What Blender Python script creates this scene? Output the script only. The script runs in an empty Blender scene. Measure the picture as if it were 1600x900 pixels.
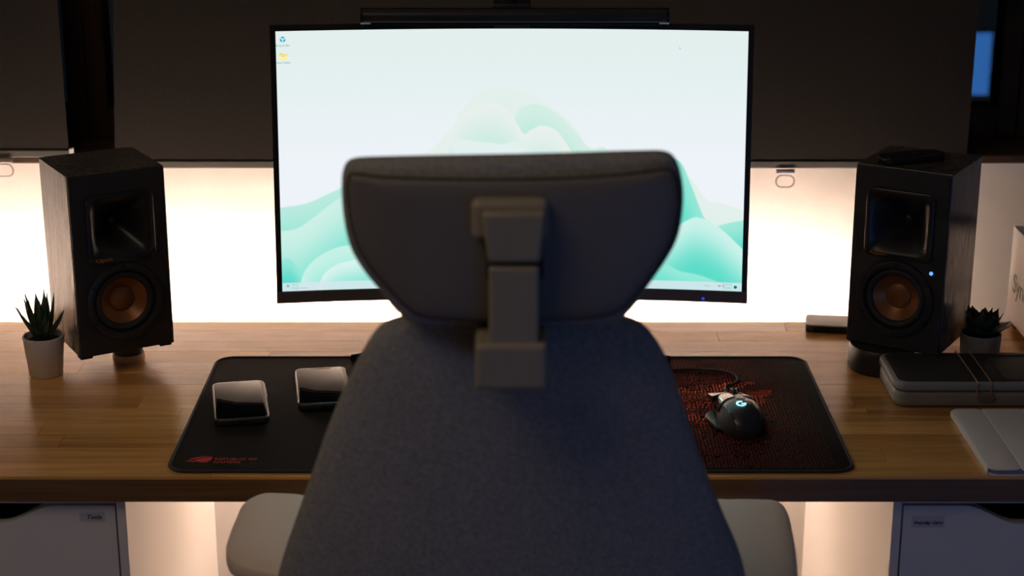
import bpy, bmesh, math, random
from mathutils import Vector, Matrix, Euler
R = math.radians
scene = bpy.context.scene
COL = scene.collection
random.seed(7)

# ------------------------------------------------------------------ camera
DZ = 0.74                      # desk top height
CAMH = DZ + 0.93
PITCH = R(17.6)
FPX = 2787.0                   # focal length in pixels of the 1600 wide frame
cam_d = bpy.data.cameras.new('camera'); cam = bpy.data.objects.new('camera', cam_d); COL.objects.link(cam)
cam.location = (0, 0, CAMH); cam.rotation_euler = (math.pi/2 - PITCH, 0, 0)
cam_d.sensor_width = 36; cam_d.lens = FPX/1600*36; cam_d.clip_start = .05
cam_d.dof.use_dof = True; cam_d.dof.focus_distance = 2.56; cam_d.dof.aperture_fstop = 4.0
scene.camera = cam
# ------------------------------------------------------------------ world, room light, exposure
w = bpy.data.worlds.new('night'); scene.world = w; w.use_nodes = True
w.node_tree.nodes['Background'].inputs[0].default_value = (.10, .16, .22, 1)
w.node_tree.nodes['Background'].inputs[1].default_value = .02
LED_STRENGTH = 138.0
LED_LOW = 150.0
TV_STRENGTH = 4.2
LAMP_WATT = 6.5
ld = bpy.data.lights.new('ceiling_light', 'AREA'); ld.shape = 'DISK'; ld.size = 1.2; ld.energy = LAMP_WATT; ld.color = (1, .80, .58)
lo = bpy.data.objects.new('ceiling_light', ld); COL.objects.link(lo); lo.location = (-1.0, .95, 2.44)
scene.view_settings.view_transform = 'Standard'; scene.view_settings.look = 'None'
scene.view_settings.exposure = 0; scene.view_settings.gamma = 1; scene.view_settings.use_curve_mapping = False
scene.cycles.use_denoising = True
scene.cycles.max_bounces = 10; scene.cycles.diffuse_bounces = 6

# ------------------------------------------------------------------ helpers
def ray(px, py):
    c, s = math.cos(PITCH), math.sin(PITCH)
    a, b = (px-800)/FPX, (450-py)/FPX
    return Vector((a, c + b*s, -s + b*c))
O = Vector((0, 0, CAMH))
def at(px, py, Y):             # point on the vertical plane y = Y
    d = ray(px, py); return O + d*(Y/d.y)
def on(px, py, z=0):           # point on the horizontal plane z above the desk
    d = ray(px, py); return O + d*((DZ+z-CAMH)/d.z)

def lin(r, g, b):
    f = lambda c: c/12.92 if c <= .04045 else ((c+.055)/1.055)**2.4
    return tuple(f(v/255) for v in (r, g, b))

MATS = {}
def mat(name, col=(.5, .5, .5), rough=.5, metal=0, emit=None, es=1, bump=0, bscale=300, var=0, vscale=8, stretch=(1, 1, 1), spec=.5, trans=0, attr=None, aniso=0):
    m = bpy.data.materials.new(name); MATS[name] = m; m.use_nodes = True
    nt = m.node_tree; N = nt.nodes; L = nt.links; p = N['Principled BSDF']
    p.inputs['Base Color'].default_value = (*col, 1); p.inputs['Roughness'].default_value = rough
    p.inputs['Metallic'].default_value = metal; p.inputs['Specular IOR Level'].default_value = spec
    p.inputs['Transmission Weight'].default_value = trans
    if emit: p.inputs['Emission Color'].default_value = (*emit, 1); p.inputs['Emission Strength'].default_value = es
    tc = N.new('ShaderNodeTexCoord'); mp = N.new('ShaderNodeMapping'); mp.inputs['Scale'].default_value = stretch
    L.new(tc.outputs['Object'], mp.inputs[0])
    if var:
        n = N.new('ShaderNodeTexNoise'); n.inputs['Scale'].default_value = vscale; n.inputs['Detail'].default_value = 5
        L.new(mp.outputs[0], n.inputs['Vector'])
        r = N.new('ShaderNodeValToRGB')
        r.color_ramp.elements[0].position = .3; r.color_ramp.elements[1].position = .7
        r.color_ramp.elements[0].color = (*[c*(1-var) for c in col], 1); r.color_ramp.elements[1].color = (*[min(1, c*(1+var)) for c in col], 1)
        L.new(n.outputs[0], r.inputs[0]); L.new(r.outputs[0], p.inputs['Base Color'])
    if bump:
        n = N.new('ShaderNodeTexNoise'); n.inputs['Scale'].default_value = bscale; n.inputs['Detail'].default_value = 3
        L.new(mp.outputs[0], n.inputs['Vector'])
        b = N.new('ShaderNodeBump'); b.inputs['Strength'].default_value = bump; b.inputs['Distance'].default_value = .002
        L.new(n.outputs[0], b.inputs['Height']); L.new(b.outputs[0], p.inputs['Normal'])
    if attr:
        a = N.new('ShaderNodeAttribute'); a.attribute_name = attr
        L.new(a.outputs['Color'], p.inputs['Emission Color' if emit else 'Base Color'])
    return m

def wood(name, dark, light, rough=.4, axis_scale=(1.2, 26, 26), rnd=.35):
    m = bpy.data.materials.new(name); MATS[name] = m; m.use_nodes = True
    nt = m.node_tree; N = nt.nodes; L = nt.links; p = N['Principled BSDF']
    g = N.new('ShaderNodeNewGeometry'); oi = N.new('ShaderNodeObjectInfo')
    add = N.new('ShaderNodeVectorMath'); add.operation = 'MULTIPLY_ADD'
    cmb = N.new('ShaderNodeCombineXYZ')
    for i in range(3): L.new(oi.outputs['Random'], cmb.inputs[i])
    L.new(cmb.outputs[0], add.inputs[0]); add.inputs[1].default_value = (37, 11, 5); L.new(g.outputs['Position'], add.inputs[2])
    mp = N.new('ShaderNodeMapping'); mp.inputs['Scale'].default_value = axis_scale; L.new(add.outputs[0], mp.inputs[0])
    n1 = N.new('ShaderNodeTexNoise'); n1.inputs['Scale'].default_value = 1.6; n1.inputs['Detail'].default_value = 6; n1.inputs['Distortion'].default_value = 1.2
    n2 = N.new('ShaderNodeTexNoise'); n2.inputs['Scale'].default_value = 9; n2.inputs['Detail'].default_value = 4
    L.new(mp.outputs[0], n1.inputs['Vector']); L.new(mp.outputs[0], n2.inputs['Vector'])
    mx = N.new('ShaderNodeMath'); mx.operation = 'MULTIPLY_ADD'; mx.inputs[1].default_value = .35; L.new(n2.outputs[0], mx.inputs[0])
    m2 = N.new('ShaderNodeMath'); m2.operation = 'MULTIPLY'; m2.inputs[1].default_value = .65; L.new(n1.outputs[0], m2.inputs[0]); L.new(m2.outputs[0], mx.inputs[2])
    m3 = N.new('ShaderNodeMath'); m3.operation = 'MULTIPLY_ADD'; m3.inputs[1].default_value = rnd; L.new(oi.outputs['Random'], m3.inputs[0]); L.new(mx.outputs[0], m3.inputs[2])
    r = N.new('ShaderNodeValToRGB'); e = r.color_ramp.elements
    e[0].position = .36; e[0].color = (*dark, 1); e[1].position = .8; e[1].color = (*light, 1)
    L.new(m3.outputs[0], r.inputs[0]); L.new(r.outputs[0], p.inputs['Base Color'])
    p.inputs['Roughness'].default_value = rough; p.inputs['Specular IOR Level'].default_value = .5
    b = N.new('ShaderNodeBump'); b.inputs['Strength'].default_value = .12; b.inputs['Distance'].default_value = .001
    L.new(n2.outputs[0], b.inputs['Height']); L.new(b.outputs[0], p.inputs['Normal'])
    return m

def tag(o, label=None, cat=None, group=None, kind=None):
    if label: o['label'] = label
    if cat: o['category'] = cat
    if group: o['group'] = group
    if kind: o['kind'] = kind
    return o
def thing(name, label, cat, loc, rz=0, group=None):
    o = bpy.data.objects.new(name, None); o.empty_display_size = .05; COL.objects.link(o)
    o.location = loc; o.rotation_euler = (0, 0, rz)
    return tag(o, label, cat, group)
def link(name, me, m=None, parent=None, loc=(0, 0, 0), rot=(0, 0, 0), smooth=False):
    if m and not me.materials: me.materials.append(MATS[m])
    o = bpy.data.objects.new(name, me); COL.objects.link(o); o.location = loc; o.rotation_euler = rot
    if parent: o.parent = parent
    if smooth:
        for p in me.polygons: p.use_smooth = True
    return o
def raw(name, vs, fs, m, parent=None, loc=(0, 0, 0), rot=(0, 0, 0), smooth=False, angle=None):
    me = bpy.data.meshes.new(name); me.from_pydata([tuple(v) for v in vs], [], fs)
    bm = bmesh.new(); bm.from_mesh(me); bmesh.ops.recalc_face_normals(bm, faces=bm.faces)
    if angle is not None:
        for f in bm.faces: f.smooth = True
        for e in bm.edges:
            if len(e.link_faces) == 2 and e.calc_face_angle(0) > R(angle): e.smooth = False
    bm.to_mesh(me); bm.free()
    return link(name, me, m, parent, loc, rot, smooth)
def box(name, lo_, hi, m, parent=None, bevel=0, seg=2, loc=(0, 0, 0), rot=(0, 0, 0)):
    bm = bmesh.new(); bmesh.ops.create_cube(bm, size=1)
    for v in bm.verts:
        v.co = Vector([lo_[i] + (v.co[i]+.5)*(hi[i]-lo_[i]) for i in range(3)])
    if bevel: bmesh.ops.bevel(bm, geom=list(bm.edges), offset=bevel, segments=seg, profile=.5, affect='EDGES')
    me = bpy.data.meshes.new(name); bm.to_mesh(me); bm.free()
    return link(name, me, m, parent, loc, rot)
def lathe(name, prof, m, parent=None, n=48, loc=(0, 0, 0), rot=(0, 0, 0), angle=40, caps=True):
    vs, fs = [], []
    for r, z in prof:
        for k in range(n): a = 2*math.pi*k/n; vs.append((r*math.cos(a), r*math.sin(a), z))
    for i in range(len(prof)-1):
        for k in range(n):
            k2 = (k+1) % n; fs.append((i*n+k, i*n+k2, (i+1)*n+k2, (i+1)*n+k))
    if caps and prof[0][0] > 1e-6: fs.append(tuple(range(n))[::-1])
    if caps and prof[-1][0] > 1e-6: fs.append(tuple(range((len(prof)-1)*n, len(prof)*n)))
    me = bpy.data.meshes.new(name); me.from_pydata(vs, [], fs)
    bm = bmesh.new(); bm.from_mesh(me); bmesh.ops.remove_doubles(bm, verts=bm.verts, dist=1e-6); bmesh.ops.recalc_face_normals(bm, faces=bm.faces)
    for f in bm.faces: f.smooth = True
    for e in bm.edges:
        if len(e.link_faces) == 2 and e.calc_face_angle(0) > R(angle): e.smooth = False
    bm.to_mesh(me); bm.free()
    return link(name, me, m, parent, loc, rot)
def catmull(pts, per=6, closed=False):
    pts = [Vector(p) for p in pts]; n = len(pts); out = []
    rng = n if closed else n-1
    for i in range(rng):
        g = (lambda j: pts[j % n]) if closed else (lambda j: pts[max(0, min(n-1, j))])
        p0, p1, p2, p3 = g(i-1), g(i), g(i+1), g(i+2)
        for k in range(per):
            t = k/per
            out.append(.5*((2*p1) + (p2-p0)*t + (2*p0-5*p1+4*p2-p3)*t*t + (3*p1-p0-3*p2+p3)*t**3))
    if not closed: out.append(pts[-1])
    return out
def tube(name, pts, r, m, parent=None, n=10, closed=False, loc=(0, 0, 0), rot=(0, 0, 0)):
    pts = [Vector(p) for p in pts]; N = len(pts); vs, fs = [], []; up = Vector((0, 0, 1)); prev = None
    for i, p in enumerate(pts):
        a = pts[(i-1) % N] if (closed or i) else p; b = pts[(i+1) % N] if (closed or i < N-1) else p
        t = (b-a).normalized()
        if prev is None:
            u = t.cross(up); u = t.cross(Vector((1, 0, 0))) if u.length < 1e-3 else u
        else: u = prev - t*prev.dot(t)
        u.normalize(); v = t.cross(u); prev = u
        for k in range(n):
            q = 2*math.pi*k/n; vs.append(p + u*(r*math.cos(q)) + v*(r*math.sin(q)))
    for i in range(N if closed else N-1):
        for k in range(n):
            a, b = i*n, ((i+1) % N)*n; k2 = (k+1) % n
            fs.append((a+k, a+k2, b+k2, b+k))
    if not closed: fs += [tuple(range(n)), tuple(range((N-1)*n, N*n))]
    return raw(name, vs, fs, m, parent, loc, rot, smooth=False, angle=50)
def rrect(w_, h, r, n=6, cx=0, cy=0):
    out = []
    for sx, sy, a0 in ((1, 1, 0), (-1, 1, 90), (-1, -1, 180), (1, -1, 270)):
        for k in range(n+1):
            a = R(a0+90*k/n); out.append((cx+sx*(w_/2-r)+r*math.cos(a), cy+sy*(h/2-r)+r*math.sin(a)))
    return out
def rslab(name, w_, h, r, z0, z1, bev, m, parent=None, loc=(0, 0, 0), rot=(0, 0, 0), n=8, bseg=3, botbev=True):
    """rounded rectangle slab lying in xy with rounded rims"""
    rings = []
    def ring(i, z): rings.append([(x, y, z) for x, y in rrect(w_-2*i, h-2*i, max(r-i, .0003), n)])
    if botbev:
        for k in range(bseg+1): a = R(90*k/bseg); ring(bev*(1-math.sin(a)), z0+bev*(1-math.cos(a)))
    else: ring(0, z0)
    for k in range(bseg+1): a = R(90*k/bseg); ring(bev*(1-math.cos(a)), z1-bev*(1-math.sin(a)))
    L = len(rings[0]); vs = [v for q in rings for v in q]; fs = []
    for i in range(len(rings)-1):
        for k in range(L): k2 = (k+1) % L; fs.append((i*L+k, i*L+k2, (i+1)*L+k2, (i+1)*L+k))
    fs += [tuple(range(L))[::-1], tuple(range((len(rings)-1)*L, len(rings)*L))]
    return raw(name, vs, fs, m, parent, loc, rot, angle=45)
def prism(name, poly, y0, y1, m, parent=None, axes='xz', loc=(0, 0, 0), rot=(0, 0, 0), angle=30):
    """extrude a 2D outline; axes xz -> thickness along y, xy -> thickness along z"""
    f = (lambda p, d: (p[0], d, p[1])) if axes == 'xz' else (lambda p, d: (p[0], p[1], d))
    L = len(poly); vs = [f(p, y0) for p in poly] + [f(p, y1) for p in poly]
    fs = [tuple(range(L)), tuple(range(L, 2*L))] + [(k, (k+1) % L, L+(k+1) % L, L+k) for k in range(L)]
    return raw(name, vs, fs, m, parent, loc, rot, angle=angle)
def pillow(name, outline, half, m, parent=None, base=lambda x, z: 0, n=4.0, steps=14, axes='xz', front=1.0, back=1.0, cen=None, loc=(0, 0, 0)):
    """soft-edged slab grown from an outline; 'base' bends it"""
    cx = sum(p[0] for p in outline)/len(outline); cz = sum(p[1] for p in outline)/len(outline)
    if cen: cx, cz = cen
    prof = []
    for i in range(steps+1):
        a = math.pi/2*i/steps
        s = math.cos(a)**(2/n); h = math.sin(a)**(2/n); prof.append((s, h))
    prof = prof[:-1]
    prof += [(prof[-1][0]*k, 1.0) for k in (.75, .5, .25)]
    rings = [(s, -h*half*front) for s, h in reversed(prof)] + [(s, h*half*back) for s, h in prof[1:]]
    f = (lambda x, z, d: (x, d, z)) if axes == 'xz' else (lambda x, y, d: (x, y, d))
    L = len(outline); vs, fs = [], []
    for s, d in rings:
        for (x, z) in outline:
            X, Z = cx+(x-cx)*s, cz+(z-cz)*s; vs.append(f(X, Z, d+base(X, Z)))
    for i in range(len(rings)-1):
        for k in range(L): k2 = (k+1) % L; fs.append((i*L+k, i*L+k2, (i+1)*L+k2, (i+1)*L+k))
    c0 = len(vs); vs += [f(cx, cz, rings[0][1]+base(cx, cz)), f(cx, cz, rings[-1][1]+base(cx, cz))]
    e = (len(rings)-1)*L
    for k in range(L): k2 = (k+1) % L; fs += [(c0, k2, k), (c0+1, e+k, e+k2)]
    return raw(name, vs, fs, m, parent, loc, smooth=True)
def text(name, body, size, m, parent, loc, rot, ext=.0001, shear=0, align='LEFT', spacing=1, sx=1, bold=0):
    cu = bpy.data.curves.new(name, 'FONT'); cu.body = body; cu.size = size; cu.extrude = ext; cu.shear = shear
    cu.align_x = align; cu.space_character = spacing; cu.resolution_u = 3; cu.offset = bold
    t = bpy.data.objects.new(name, cu); COL.objects.link(t)
    me = bpy.data.meshes.new_from_object(t.evaluated_get(bpy.context.evaluated_depsgraph_get()))
    bpy.data.objects.remove(t); bpy.data.curves.remove(cu)
    me.name = name; me.materials.clear()
    o = link(name, me, m, parent, loc, rot); o.scale = (sx, 1, 1); return o

# ------------------------------------------------------------------ materials
mat('plaster', (.78, .75, .71), .9, bump=.12, bscale=160, var=.03, vscale=30)
mat('room_wall', (.52, .50, .47), .9, bump=.2, bscale=90)
mat('ceiling_paint', (.75, .74, .72), .9, bump=.1)
wood('floor_wood', (.10, .06, .03), (.26, .17, .10), .5, (10, 1.2, 10), .2)
wood('oak', (.34, .150, .038), (.78, .42, .135), .22, (1.0, 15, 15), rnd=.30)
wood('oak_edge', (.10, .050, .018), (.20, .108, .044), .5, (1.5, 60, 80), .1)
wood('window_wood', (.020, .009, .004), (.060, .030, .012), .9, (14, 14, 1.2), .1)
mat('blind_fabric', (.031, .028, .025), .95, bump=.5, bscale=900, var=.22, vscale=260, stretch=(1, 1, 2.2), spec=.1)
mat('rail_metal', (.11, .108, .104), .6, .1, spec=.2)
mat('wire', (.45, .43, .4), .3, .9)
mat('glass', (1, 1, 1), 0, trans=1, spec=.5)
mat('led', (1, .9, .8), emit=(1, .745, .60), es=LED_STRENGTH)
mat('led_low', (1, .9, .8), emit=(1, .69, .49), es=LED_LOW)
mat('white_strip', (.8, .8, .8), .5)
mat('black_plastic', (.012, .012, .013), .38, bump=.05, bscale=1500)
mat('black_gloss', (.006, .006, .007), .08)
mat('bezel', (.11, .085, .078), .42)
mat('rubber', (.018, .018, .02), .7)
mat('baffle', (.013, .0125, .0125), .6, bump=.08, bscale=1200)
wood('ebony', (.022, .020, .018), (.19, .165, .14), .25, (60, 60, 3.0), .1)
mat('copper_cone', (.27, .105, .034), .38, .45, bump=.05, bscale=200)
mat('copper_text', (.5, .22, .07), .35, .8)
mat('basket', (.035, .035, .036), .33, .5)
mat('screw', (.05, .05, .05), .3, .9)
mat('horn', (.009, .009, .0095), .36)
mat('blue_led', (.1, .2, .6), emit=(.12, .32, 1.0), es=1.6)
mat('indicator_blue', (.05, .1, .5), emit=(.02, .04, .75), es=1)
mat('screen', (0, 0, 0), .5, emit=(1, 1, 1), es=1.0, attr='paint', spec=.2)
mat('icon_teal', (0, 0, 0), .5, emit=lin(30, 150, 185), spec=0)
mat('icon_pale', (0, 0, 0), .5, emit=lin(195, 238, 248), spec=0)
mat('icon_yellow', (0, 0, 0), .5, emit=lin(243, 222, 120), spec=0)
mat('icon_cream', (0, 0, 0), .5, emit=lin(252, 240, 170), spec=0)
mat('icon_text', (0, 0, 0), .5, emit=lin(105, 165, 150), spec=0)
mat('icon_faint', (0, 0, 0), .5, emit=lin(165, 185, 188), spec=0)
mat('icon_green', (0, 0, 0), .5, emit=lin(10, 120, 110), spec=0)
mat('fabric', (.30, .29, .285), .95, bump=.5, bscale=600, var=.24, vscale=230, spec=.15)
mat('shell_plastic', (.17, .148, .13), .5, bump=.05, bscale=900)
mat('frame_plastic', (.31, .265, .20), .42, bump=.04, bscale=900)
mat('arm_plastic', (.80, .66, .57), .5, bump=.05, bscale=900)
mat('dark_seam', (.025, .025, .028), .8)
mat('mat_cloth', (.0095, .0080, .0075), .9, bump=.3, bscale=1800, spec=.08)
mat('mat_edge', (.022, .023, .028), .8, bump=.6, bscale=900)
mat('maze', (.5, .05, .02), .8, attr='paint', spec=.1)
mat('red_print', (.55, .025, .02), .7)
mat('phone_case', (.02, .021, .024), .45)
mat('phone_glass', (.003, .003, .004), .015)
MATS['phone_glass'].node_tree.nodes['Principled BSDF'].inputs['IOR'].default_value = 1.10
mat('phone_rim', (.25, .25, .25), .25, .9)
mat('mouse_shell', (.022, .022, .024), .38, bump=.05, bscale=1500)
mat('mouse_gloss', (.03, .029, .03), .22)
mat('mouse_grip', (.011, .011, .012), .6, bump=.4, bscale=900)
mat('cyan_light', (.2, .6, .8), emit=(.38, .85, 1.0), es=1.6)
mat('chrome', (.5, .5, .5), .2, 1)
mat('white_lacquer', (.70, .69, .68), .55)
mat('drawer_dark', (.05, .05, .05), .8)
mat('label_tape', (.50, .50, .54), .45)
mat('ink', (.012, .012, .03), .6)
mat('pot_white', (.68, .66, .63), .55)
mat('pot_grey', (.24, .235, .23), .6)
mat('soil', (.02, .015, .012), .95, bump=1, bscale=300)
mat('leaf_green', (.035, .075, .04), .45, var=.35, vscale=60)
mat('leaf_dark', (.030, .042, .026), .5, var=.3, vscale=60)
mat('case_grey', (.25, .245, .24), .5)
mat('case_dark', (.022, .023, .025), .55, bump=.15, bscale=1500)
mat('cord', (.36, .22, .14), .7)
mat('folio', (.82, .79, .80), .6, bump=.1, bscale=1200)
mat('tablet_body', (.22, .22, .27), .5, .2)
mat('nas_white', (.80, .78, .75), .4)
mat('hub_white', (.8, .79, .77), .35)
mat('tan_wood', (.80, .55, .30), .45)
mat('tv_screen', (0, 0, 0), .4, emit=(.07, .32, 1.0), es=TV_STRENGTH)

# ------------------------------------------------------------------ the setting
WY = 2.88                                   # face of the window wall
SILL = DZ + .2455
X0, X1, Y0, HT = -2.3, 2.3, -1.7, 2.5
def struct(o): o['kind'] = 'structure'; return o
struct(box('floor', (X0, Y0, -.05), (X1, WY+.02, 0), 'floor_wood'))
struct(box('ceiling', (X0, Y0, HT), (X1, WY+.2, HT+.05), 'ceiling_paint'))
struct(box('wall_left', (X0-.08, Y0, 0), (X0, WY+.2, HT), 'room_wall'))
struct(box('wall_right', (X1, Y0, 0), (X1+.08, WY+.2, HT), 'room_wall'))
struct(box('wall_rear', (X0-.08, Y0-.08, 0), (X1+.08, Y0, HT), 'room_wall'))
struct(box('wall_window', (X0, WY, 0), (X1, WY+.2, SILL-.012), 'plaster'))
struct(box('wall_lintel', (X0, WY, 2.25), (X1, WY+.2, HT), 'plaster'))
struct(box('trim_1', (X0, WY-.004, SILL-.012), (X1, WY+.2, SILL+.004), 'window_wood', bevel=.003))
struct(box('baseboard_window', (X0, WY-.015, 0), (X1, WY, .08), 'white_lacquer', bevel=.003))
def window(idx, xa, xb):
    y0, y1, z0, z1 = WY+.11, WY+.17, SILL+.004, 2.25; t = .034
    root = struct(bpy.data.objects.new('window_%d' % idx, None)); COL.objects.link(root); root.location = ((xa+xb)/2, y0, z0)
    W = xb-xa; H = z1-z0
    for a, b in (((-W/2, 0, 0), (-W/2+t, .06, H)), ((W/2-t, 0, 0), (W/2, .06, H)), ((-W/2+t, 0, 0), (W/2-t, .06, .055)), ((-W/2+t, 0, H-.05), (W/2-t, .06, H))):
        box('window_frame', a, b, 'window_wood', root, bevel=.004)
    box('pane', (-W/2+t-.006, .028, .05), (W/2-t+.006, .032, H-.045), 'glass', root)
    return root
window(1, -2.2, -.723); window(2, -.722, .862); window(3, .863, 2.2)

def blind(xa, xb, zb, label, ring_x, y=2.85, taper=0, capped=False):
    z1 = 2.20; cx = (xa+xb)/2
    root = thing('roller_blind', label, 'blind', (cx, y, zb), group='dark roller blinds on the windows')
    a, b = xa-cx, xb-cx; H = z1-zb
    vs = [(a, 0, .012), (b, 0, .012), (b, 0, H), (a+taper, 0, H), (a, .0015, .012), (b, .0015, .012), (b, .0015, H), (a+taper, .0015, H)]
    raw('blind_fabric', vs, [(0, 1, 2, 3), (7, 6, 5, 4), (0, 4, 5, 1), (1, 5, 6, 2), (2, 6, 7, 3), (3, 7, 4, 0)], 'blind_fabric', root)
    box('bottom_rail', (a-.004, -.0015, 0), (b+.004, .007, .013), 'rail_metal', root, bevel=.002)
    for s in (a-.004, b+.004): box('end_cap', (s-.003, -.0022, -.001), (s+.003, .008, .015), 'white_strip', root, bevel=.001)
    tube('roller_tube', [(a, .01, H), (b, .01, H)], .02, 'rail_metal', root, n=16)
    for s in (a-.012, b+.002): box('roller_bracket', (s, -.015, H-.03), (s+.01, .04, H+.03), 'white_strip', root, bevel=.002)
    if ring_x is not None:
        r = ring_x-cx
        clip = box('pull_clip', (r-.015, -.005, -.008), (r+.015, .003, -.002), 'wire', root, bevel=.001)
        lp = [(x+r, -.001, z-.022) for x, z in rrect(.030, .020, .0098, 8)]
        tube('pull_ring', lp, .0013, 'wire', root, n=8, closed=True)
BY = 2.85
bl, br = at(180, 262, BY).x, at(1509, 262, BY).x
blind(bl, br, at(800, 263, BY).z, 'wide dark grey roller blind lowered behind the monitor', at(1227, 270, BY).x, taper=.07)
p = at(108, 246, BY)
blind(-1.95, p.x, p.z, 'dark roller blind at left edge, lowered above the spiky potted plant', at(6, 258, BY).x)

# ------------------------------------------------------------------ desk
DF, DB = 2.125, 2.75
DX0, DX1 = -1.20, 1.20
TH = .036
desk = thing('desk_worktop', 'long oak butcher-block worktop spanning both white drawer units', 'desk', (0, (DF+DB)/2, DZ-TH))
cy = (DF+DB)/2
box('worktop_core', (DX0, DF-cy, 0), (DX1, DB-cy, TH-.004), 'oak_edge', desk, bevel=.001)
bm = bmesh.new(); bmesh.ops.create_cube(bm, size=1); pm = bpy.data.meshes.new('plank'); bm.to_mesh(pm); bm.free(); pm.materials.append(MATS['oak'])
rows = 13; pw = (DB-DF)/rows
rnd = random.Random(21)
for i in range(rows):
    x = DX0; first = True
    while x < DX1-1e-4:
        ln = rnd.uniform(.3, .75) if not first else rnd.uniform(.12, .6); first = False
        x2 = min(DX1, x+ln)
        if DX1-x2 < .12: x2 = DX1
        o = bpy.data.objects.new('plank', pm); COL.objects.link(o); o.parent = desk
        o.scale = (x2-x-.0005, pw-.0004, .004)
        o.location = ((x+x2)/2, DF-cy+pw*(i+.5), TH-.002+.0)
        x = x2
# light strip on the rear edge of the worktop
strip = thing('led_light_strip', 'glowing warm light strip along the rear edge of the worktop', 'light strip', (0, DB, DZ-TH))
SX0, SX1 = -1.15, .60
box('strip_backing', (SX0, .0, .004), (SX1, .002, .018), 'white_strip', strip)
box('strip_diffuser', (SX0, .002, .006), (SX1, .008, .016), 'led', strip)

st2 = thing('led_light_strip', 'warm light strip under the worktop, between the two drawer units', 'light strip', (0, 2.70, DZ-TH))
box('strip_backing', (-.36, -.007, -.002), (.28, .007, 0), 'white_strip', st2)
box('strip_diffuser', (-.36, -.005, -.007), (.28, .005, -.002), 'led_low', st2)

# ------------------------------------------------------------------ drawer units
def drawer_unit(xa, xb, label, side):
    W = xb-xa; H = DZ-TH-.001; D = .64; yf = DF+.012
    root = thing('drawer_unit', label, 'drawer unit', ((xa+xb)/2, yf, 0), group='white drawer units under the worktop')
    t = .012; hw = W/2
    box('side_panel', (-hw, 0, 0), (-hw+t, D, H), 'white_lacquer', root, bevel=.0008)
    box('side_panel', (hw-t, 0, 0), (hw, D, H), 'white_lacquer', root, bevel=.0008)
    box('top_panel', (-hw+t, 0, H-.006), (hw-t, D, H), 'white_lacquer', root, bevel=.0005)
    box('back_panel', (-hw+t, D-.006, .03), (hw-t, D, H-.006), 'white_lacquer', root)
    box('plinth', (-hw+t, .01, 0), (hw-t, .03, .05), 'white_lacquer', root)
    heights = [.118, .118, .118, .15, .14]; z = H-.010
    g = .0025; a = hw-t-g
    for j, h in enumerate(heights):
        zt, zb = z, z-h
        cut = [(.086, zt)]
        for k in range(1, 13):
            s = k/12; cut.append((.086-.072*s, zt-.026*(3*s*s-2*s**3)))
        poly = [(-a, zb), (a, zb), (a, zt)] + cut + [(-x, zz) for x, zz in reversed(cut)] + [(-a, zt)]
        dr = prism('drawer', poly, .001, .017, 'white_lacquer', root)
        box('drawer_box', (-a+.01, .017, zb+.012), (a-.01, D-.06, zt-.045), 'drawer_dark', dr)
        z = zb-.003
        if j == 0: top = dr; ztop = zt
    return root, top, ztop, hw
ru, rt, rz_, hw = drawer_unit(.4985, .8585, 'white drawer unit on the right with handwritten Everyday Carry label', 1)
lu, lt, lz_, hw = drawer_unit(-.8655, -.5055, 'white drawer unit on the left with a one-word handwritten label', -1)
def sticker(parent, ox, cxw, px0, px1, py0, py1, body, tx, ty, size, spacing=1):
    yf = DF+.012
    a, b = at(px0, py1, yf), at(px1, py0, yf)
    s = box('label_sticker', (a.x-ox, .0004, a.z), (b.x-ox, .001, b.z), 'label_tape', parent)
    t = at(tx, ty, yf)
    text('label_text', body, size, 'ink', s, (t.x-ox, .0003, t.z), (math.pi/2, 0, 0), shear=.25, spacing=spacing, bold=.0002)
sticker(rt, .6785, 0, 1424, 1476, 807, 824, 'Everyday Carry', 1428, 819, .0060)
sticker(lt, -.6855, 0, 125, 163, 801, 815, 'Tools', 135, 811, .0085)

# ------------------------------------------------------------------ monitor
HWD, ZB, ZT, YB, YT, SAG = .3475, .110, .5155, 2.510, 2.550, .025
mon = thing('curved_monitor', 'large curved monitor showing a pale teal mountain wallpaper', 'monitor', (0, 2.60, DZ))
def pp(u, v, d=0):            # u -1..1, v 0 (bottom)..1 (top), d depth behind the front surface
    return Vector((HWD*u, YB+(YT-YB)*v + SAG*(1-u*u) + d - 2.60, ZB+(ZT-ZB)*v - d*.09))
def strip_mesh(name, u0, u1, v0, v1, d0, d1, m, parent, nu=40):
    vs, fs = [], []
    for i in range(nu+1):
        u = u0+(u1-u0)*i/nu
        vs += [pp(u, v0, d0), pp(u, v1, d0), pp(u, v1, d1), pp(u, v0, d1)]
    for i in range(nu):
        for k in range(4): k2 = (k+1) % 4; fs.append((i*4+k, i*4+k2, (i+1)*4+k2, (i+1)*4+k))
    fs += [(0, 1, 2, 3), tuple(nu*4+k for k in range(4))]
    return raw(name, vs, fs, m, parent, angle=30)
strip_mesh('body', -.995, .995, .004, .996, .004, .030, 'black_plastic', mon)
strip_mesh('rear_hump', -.6, .6, .15, .85, .030, .060, 'black_plastic', mon)
bz = .0225; bt = .0205; bb = .042
strip_mesh('bezel', -1, 1, 1-bt, 1, 0, .012, 'black_plastic', mon)
strip_mesh('bezel', -1, -1+bz, bb, 1-bt, 0, .012, 'black_plastic', mon, 2)
strip_mesh('bezel', 1-bz, 1, bb, 1-bt, 0, .012, 'black_plastic', mon, 2)
chin = strip_mesh('chin', -1, 1, 0, bb, -.002, .012, 'bezel', mon)
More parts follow.
